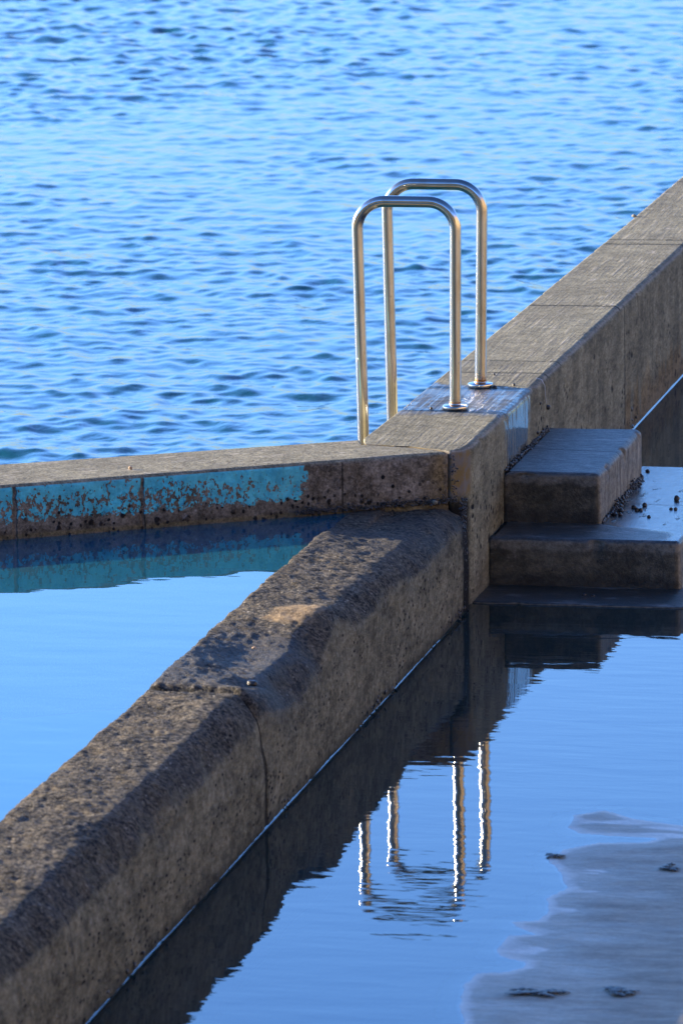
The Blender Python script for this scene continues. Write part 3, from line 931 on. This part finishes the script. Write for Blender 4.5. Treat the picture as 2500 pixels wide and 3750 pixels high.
# ------------------------------------------------------------------ pools
M_poolR = mat_pool('calm_tide_pool_water', (.26, .33, .31), (.028, .058, .058), .45,
                   ((.35, 1, 9, .00075), (.25, 1, 26, .00026), (.5, 1, 2.3, .0010)), True)
M_poolL = mat_pool('painted_pool_water', (.52, .92, .94), (.03, .20, .30), .34,
                   ((.5, 1, 7, .0010), (.4, 1, 2.2, .0022)))
def right_pool():
    V, Fc = [], []
    # meniscus along the wall foot, then the flat sheet, following the steps
    def strip(x0, y0, x1, y1, n):
        """wall line runs (x0,y0)->(x1,y1) with the water on its right-hand side"""
        d = np.array([x1 - x0, y1 - y0]); L = np.linalg.norm(d); d /= L
        nr = np.array([d[1], -d[0]])
        b = len(V)
        for i in range(n + 1):
            p = np.array([x0, y0]) + d * L * i / n
            h = .0050 * (1 + .5 * float(fbm(np.array([p[0], p[1], 0]), 7, 2, 3)))
            for off, z in ((-.012, h * 1.02), (.0, h), (.0022, h * .55), (.0050, h * .22), (.0085, h * .05), (.013, 0.0)):
                q = p + nr * off
                V.append((q[0], q[1], z))
        for i in range(n):
            for j in range(5):
                a = b + i * 6 + j
                Fc.append((a, a + 1, a + 7, a + 6))
    # wall foot seen from its water side
    strip(.200, 1.455, .200, 30, 300)
    strip(.197, -16, .197, -.93, 600)
    # the sheet itself
    def quad(x0, y0, x1, y1, nx, ny):
        b = len(V)
        for i in range(nx + 1):
            for j in range(ny + 1):
                V.append((x0 + (x1 - x0) * i / nx, y0 + (y1 - y0) * j / ny, 0.0))
        for i in range(nx):
            for j in range(ny):
                a = b + i * (ny + 1) + j
                Fc.append((a, a + ny + 1, a + ny + 2, a + 1))
    b = len(V)
    xs = np.concatenate([[.213], np.arange(.3, .95, .1), np.arange(.95, 1.9, .014), np.geomspace(1.92, 14, 16)])
    ys = np.concatenate([np.arange(-16, -7, .5), np.arange(-7, -3.5, .016), np.arange(-3.4, 30, .7)])
    X, Y = np.meshgrid(xs, ys, indexing='ij')
    zz = sand_z(X, Y)
    V += [(x, y, 0.0) for x, y in zip(X.ravel(), Y.ravel())]
    Fc += [tuple(q) for q in grid_q(*X.shape)[:, ::-1] + b]
    quad(.10, -.93, .213, -.766, 1, 1)
    dep = np.full(len(V), .4)
    dep[b:b + X.size] = np.clip(-zz.ravel(), 0, .5)
    return V, Fc, dep
V, Fc, dep = right_pool()
me_ = None
o = mesh_np('pool_water', V, Fc, M_poolR, None, True)
at = o.data.attributes.new('depth', 'FLOAT', 'POINT')
at.data.foreach_set('value', dep[:len(o.data.vertices)].astype(np.float32))
o['kind'] = 'structure'

ZL = .376
V = [(-12, -16, ZL), (-.150, -16, ZL), (-.150, -.95, ZL), (-.30, fx(-.30) + .05, ZL), (-12, fx(-12) + .05, ZL)]
o = mesh_np('pool_water', V, [(0, 1, 2, 3, 4)], M_poolL, None, False)
o['kind'] = 'structure'
V = [(-12, -16, -.25), (-.1, -16, -.25), (-.1, -.8, -.25), (-12, fx(-12) + .1, -.25)]
o = mesh_np('pool_floor', V, [(0, 1, 2, 3)], mat_simple('painted_pool_floor', (.32, .64, .76), (.22, .54, .70), 2.5, .8, .2, .002), None, False)
o['kind'] = 'structure'

def sand():
    xs = np.concatenate([np.arange(.15, .9, .05), np.arange(.9, 2.2, .014), np.arange(2.2, 6, .12), np.geomspace(6, 60, 26), np.geomspace(75, 900, 8)])
    ys = np.concatenate([-np.geomspace(900, 60, 9), -np.geomspace(50, 17, 14), np.arange(-16, -7.2, .2), np.arange(-7.2, -3.2, .016), np.arange(-3.2, 30, .4), np.geomspace(31, 900, 14)])
    X, Y = np.meshgrid(xs, ys, indexing='ij')
    return np.stack([X, Y, sand_z(X, Y)], -1).reshape(-1, 3), grid_q(*X.shape)[:, ::-1]
V, Q = sand()
o = mesh_np('beach_sand', V, Q, mat_sand(), None, True)
o['kind'] = 'structure'
# shore left of the camera, behind the painted pool
def shore_left():
    xs = np.concatenate([-np.geomspace(400, 13, 16), np.linspace(-12, .15, 12)])
    ys = -np.concatenate([np.geomspace(900, 18, 20), [16.5, 16.0]])
    X, Y = np.meshgrid(xs, ys, indexing='ij')
    P = np.stack([X, Y, 0 * X], -1)
    dd = np.maximum(-Y - 16, 0)
    z = .42 + dd * .1 + 12 * sm(dd, 10, 26) + .2 * fbm(P, .3, 3, 95) * np.clip(dd, 0, 1)
    z = np.where((X > -1) & (Y > -22), np.minimum(z, 2.2), z)
    return np.stack([X, Y, z], -1).reshape(-1, 3), grid_q(*X.shape)
V, Q = shore_left()
o = mesh_np('beach_ground', V, Q, o.data.materials[0], None, True)
o['kind'] = 'structure'

# ------------------------------------------------------------------ snails, mussels, stones, weed
def snail_mesh(name, seed):
    """a squat coiled shell: three overlapping whorls rising to a blunt tip, with a lip"""
    rng = random.Random(seed)
    nu, nv = 20, 26
    V = []
    for i in range(nu + 1):
        t = i / nu
        ph = -.5 * math.pi + math.pi * t
        for j in range(nv):
            a = 2 * math.pi * j / nv
            r = math.cos(ph)
            z = math.sin(ph)
            w_ = .5 + .5 * math.sin(a - 7.5 * t)
            r *= 1 + .10 * math.sin(t * 13 + a) * (t > .45) + .16 * math.exp(-((t - .35) / .18) ** 2) * w_
            z = z * (.74 if z < 0 else .98)
            V.append((r * math.cos(a), r * math.sin(a) * .92, max(z, -.62) + .62))
    Q = grid_q(nu + 1, nv, True)
    V = np.array(V) * .5 / .8
    me = bpy.data.meshes.new(name)
    _fast(me, V, Q)
    me.validate(); me.update()
    me.polygons.foreach_set('use_smooth', np.ones(len(me.polygons), bool))
    me.materials.append(M_shell)
    return me
SN = [snail_mesh('sea_snail', k) for k in (1, 2)]
def snail(x, y, z, d, label, group, rz=0, rx=0, ry=0, k=0):
    o = bpy.data.objects.new('sea_snail', SN[k])
    C.objects.link(o)
    o.location = (x, y, z)
    o.rotation_euler = (rx, ry, rz)
    f_ = .12 * math.sin(x * 371 + y * 97)
    o.scale = (d * (1 + f_), d * (1 - f_ * .6), d * (1.08 - f_))
    tag(o, label, 'snail', group)
    return o
zs = .1765
G = 'dark sea snails on the middle step'
for (x, y, d, l) in (
    (.562, .985, .012, 'small black snail at the far end of the middle step, just past the upper step'),
    (.759, .387, .018, 'largest black snail, alone on the bright right part of the middle step'),
    (.660, .246, .014, 'black snail on the middle step near the crack, left of the lone big one'),
    (.573, .207, .013, 'black snail beside the mussel seam at the start of the crack on the middle step'),
    (.645, .153, .014, 'left one of the touching pair of snails just right of the crack snail group'),
    (.660, .1545, .013, 'right one of the touching pair of snails in the middle of the wet step'),
    (.626, .205, .014, 'single black snail just behind and left of the touching pair on the wet step'),
    (.592, .117, .015, 'rear snail of the four snails crowded by the foot of the upper step'),
    (.566, .060, .015, 'leftmost of the four snails crowded by the foot of the upper step'),
    (.580, .052, .014, 'second from left of the four snails crowded by the foot of the upper step'),
    (.600, .0455, .014, 'front right snail of the four crowded by the foot of the upper step'),
    (.709, .026, .011, 'small snail nearest the front edge of the middle step, beside the broken puddle'),
    (.765, .198, .010, 'left one of the two small snails at the right end of the middle step'),
    (.782, .194, .012, 'right one of the two small snails at the right end of the middle step')):
    snail(x, y, zs, d, l, G, rz=x * 50, rx=.1 * math.sin(x * 90), k=int(x * 100) % 2)
G = 'dark snails at the water line'
snail(.569, -.603, .004, .012, 'left of the two snails on the lowest step at the water line', G)
snail(.603, -.614, .004, .010, 'right of the two snails on the lowest step at the water line', G)
G = 'snails on the top of the long wall'
snail(-.089, -.002, ZT - .001, .009, 'tiny snail on the wet wall top left of the nearer rail foot', G)
snail(.001, .818, ZT - .001, .008, 'tiny dark snail on dry concrete behind the rail feet, by the joint', G)
snail(.118, .573, ZT - .001, .010, 'dark snail on the wall top between the farther rail foot and the right edge', G)
snail(.056, .512, ZT - .001, .012, 'dark snail touching the right side of the farther rail flange', G)
G = 'snails on the side of the long wall'
snail(.199, .826, .446, .015, 'dark snail hanging on the wall face under a thin wet trickle', G, ry=R(90))
snail(.199, .60, .385, .010, 'small snail low on the wall face just above the upper step', G, ry=R(90))
snail(.199, .67, .485, .008, 'tiny snail stuck high on the wall face beside the wet patch', G, ry=R(90), k=1)

def cluster(name, pts, label, mat, smin, smax, seed, flat=.8):
    """hundreds of tiny shells in one mass"""
    rng = random.Random(seed)
    bm = bmesh.new()
    bmesh.ops.create_icosphere(bm, subdivisions=1, radius=1)
    T = np.array([v.co[:] for v in bm.verts]); TF = np.array([[v.index for v in f.verts] for f in bm.faces])
    bm.free()
    V, Fc, b = [], [], 0
    for (x, y, z) in pts:
        s = rng.uniform(smin, smax)
        a = rng.uniform(0, 6.28)
        q = T * [s * rng.uniform(.6, 1.2), s * rng.uniform(.5, 1.0), s * flat * rng.uniform(.7, 1.3)]
        t = rng.uniform(-.6, .6)
        Rz = np.array([[math.cos(a), -math.sin(a), 0], [math.sin(a), math.cos(a), 0], [0, 0, 1]])
        Rx = np.array([[1, 0, 0], [0, math.cos(t), -math.sin(t)], [0, math.sin(t), math.cos(t)]])
        V.append(q @ Rx.T @ Rz.T + [x, y, z]); Fc.append(TF + b); b += len(T)
    o = mesh_np(name, np.concatenate(V), np.concatenate(Fc), mat, None, True)
    tag(o, label, 'mussels', None, 'stuff')
    return o
rng = random.Random(4)
P = []
for i in range(620):                                  # seam between the long wall and the upper step
    t = rng.random() ** .9
    y = -.12 + .93 * t
    wd = .006 * (.4 + .9 * abs(math.sin(y * 9 + 1)) + .4 * rng.random())
    P.append((.203 + abs(rng.gauss(0, wd * .8)), y, .362 + abs(rng.gauss(0, wd * .7))))
cluster('mussel_seam', P, 'tiny dark mussels packed in the seam between long wall and upper step', M_mussel, .0025, .006, 8)
P = []
for i in range(420):                                  # seam between the upper and the middle step
    y = -.10 + .96 * rng.random()
    wd = .007 * (.3 + 1.3 * math.exp(-((y - .25) / .14) ** 2) + 1.2 * math.exp(-((y - .62) / .16) ** 2) + .3 * rng.random())
    P.append((.557 + abs(rng.gauss(0, wd)), y, .178 + abs(rng.gauss(0, wd * 1.0))))
cluster('mussel_seam', P, 'dark mussels and snails in the seam between upper step and middle step', M_mussel, .003, .0075, 9)
P = []
for i in range(500):                                  # dark recess where the low wall meets the long wall
    z = rng.uniform(-.02, .56)
    P.append((.190 + rng.gauss(0, .006) - .030 * (z > .40), -.905 + rng.gauss(0, .012), z)) if (z < .40 or rng.random() < .3) else None
for i in range(500):
    x = rng.uniform(-.34, .17)
    P.append((x, fx(x) - .004 - abs(rng.gauss(0, .012)), .385 + abs(rng.gauss(0, .012))))
cluster('mussel_seam', P, 'dark growth of mussels in the corner where the three walls meet', M_mussel, .002, .0055, 10)
P = []
for i in range(200):
    y = -.93 - 9 * rng.random() ** 1.6
    if fbm(np.array([0, y, 0]), 3.0, 2, 44) > .05:
        P.append((.200 + rng.gauss(0, .003), y, .008 + abs(rng.gauss(0, .012))))
for i in range(140):
    y = 2.8 + 4 * rng.random()
    if fbm(np.array([0, y, 0]), 3.0, 2, 47) > .0:
        P.append((.200 + rng.gauss(0, .003), y, .01 + abs(rng.gauss(0, .03))))
cluster('mussel_patch', P, 'scattered dark mussels along the water line of the walls', M_mussel, .0025, .007, 12, 1.3)

# deep filling behind that recess so that no light shows through
def stone(name, x, y, z, s, mat, seed, label, cat, grp=None):
    bm = bmesh.new()
    bmesh.ops.create_icosphere(bm, subdivisions=3, radius=1)
    T = np.array([v.co[:] for v in bm.verts]); TF = np.array([[v.index for v in f.verts] for f in bm.faces]); bm.free()
    T = T * (1 + .35 * fbm(T, 1.1, 3, seed))[:, None] * s
    T[:, 2] -= T[:, 2].min() * .8
    o = mesh_np(name, T + [x, y, z], TF, mat, None, True, (x, y, z))
    return tag(o, label, cat, grp)
M_st = mat_simple('tan_pebble', (.32, .22, .14), (.42, .30, .20), 120, .7, .3, .002)
M_st2 = mat_simple('pale_pebble', (.26, .24, .18), (.16, .15, .12), 160, .7, .3, .004)
stone('pebble', -.880, -1.405, ZT - .002, np.array([.007, .006, .007]), M_st, 3, 'small tan pebble lying on top of the painted wall', 'pebble')
stone('pebble', .100, -.960, .388, np.array([.010, .008, .008]), M_st2, 5, 'pale rough pebble in the dark corner at the end of the low wall', 'pebble')
stone('pebble', .020, -3.55, .396, np.array([.007, .008, .004]), M_st, 8, 'pale pinkish pebble on the rough top of the low wall', 'pebble')
stone('pebble', -.176, 5.55, ZT - .003, np.array([.012, .012, .007]), M_st2, 9, 'grey crumb of concrete on the sea side edge of the long wall', 'pebble')
stone('pebble', .110, -3.99, .375, np.array([.018, .014, .010]), M_shell, 12, 'black wet lump beside the crack in the low wall', 'pebble')

def weed(x, y, L, W, n, seed, label):
    rng = random.Random(seed)
    z0 = float(sand_z(np.array([x]), np.array([y]))[0])
    V, Fc, b = [], [], 0
    for i in range(n):
        a = rng.gauss(.1, .5)
        px, py = x + rng.gauss(0, L * .22), y + rng.gauss(0, W)
        l = L * rng.uniform(.35, .8)
        k = 10
        bend = rng.gauss(0, 1.2)
        pts = []
        qx, qy = px - l / 2 * math.cos(a), py - l / 2 * math.sin(a)
        for j in range(k + 1):
            t = j / k
            th = a + bend * (t - .5)
            qx += l / k * math.cos(th); qy += l / k * math.sin(th)
            w_ = (.004 + .010 * math.sin(math.pi * t)) * (1 + .5 * math.sin(t * 20 + i))
            pts.append((qx, qy, z0 + .003 + .002 * math.sin(math.pi * t) + .002 * rng.random(), w_, th))
        for (qx_, qy_, z, w_, th) in pts:
            cx, cy = -math.sin(th), math.cos(th)
            for (u, v) in ((-1, 0), (-.4, .35), (.4, .35), (1, 0), (.4, -.35), (-.4, -.35)):
                V.append((qx_ + cx * u * w_, qy_ + cy * u * w_, z + v * w_ * .35))
        Fc.append(grid_q(k + 1, 6, True) + b)
        b += (k + 1) * 6
    o = mesh_np('seaweed_clump', np.array(V), np.concatenate(Fc), M_weed, None, True, (x, y, .01))
    return tag(o, label, 'seaweed', 'seaweed washed onto the sand')
M_weed = mat_simple('dark_brown_seaweed', (.018, .014, .010), (.05, .032, .018), 60, .4, .5, .002)
weed(1.290, -5.97, .13, .016, 9, 1, 'flat dark seaweed strands on the near sand, nearest the water edge')
weed(1.505, -5.93, .075, .016, 9, 2, 'compact dark seaweed clump farther right on the near sand')
weed(1.445, -4.56, .05, .012, 5, 3, 'brown seaweed scrap at the right edge of the far sand')
weed(1.105, -4.46, .06, .010, 4, 4, 'thin dark seaweed shred on the tip of the far sand lobe')

# thin trickle of water down the wall face
V, Q = sweep([(.170, .768, ZT + .0005), (.190, .772, ZT - .006), (.2012, .778, ZT - .03), (.2012, .79, ZT - .07), (.2012, .815, ZT - .105)], .0013, 8)
n_ = N('trickling_water'); n_.set(n_.b.inputs['Base Color'], (.55, .6, .65, 1)); n_.set(n_.b.inputs['Roughness'], .08); n_.set(n_.b.inputs['Specular IOR Level'], .9)  # pale base colour paints in the glint of the drip
tag(mesh_np('water_trickle', V, Q, n_.m, None, True), 'thin pale trickle of water running down the face of the long wall', 'water')
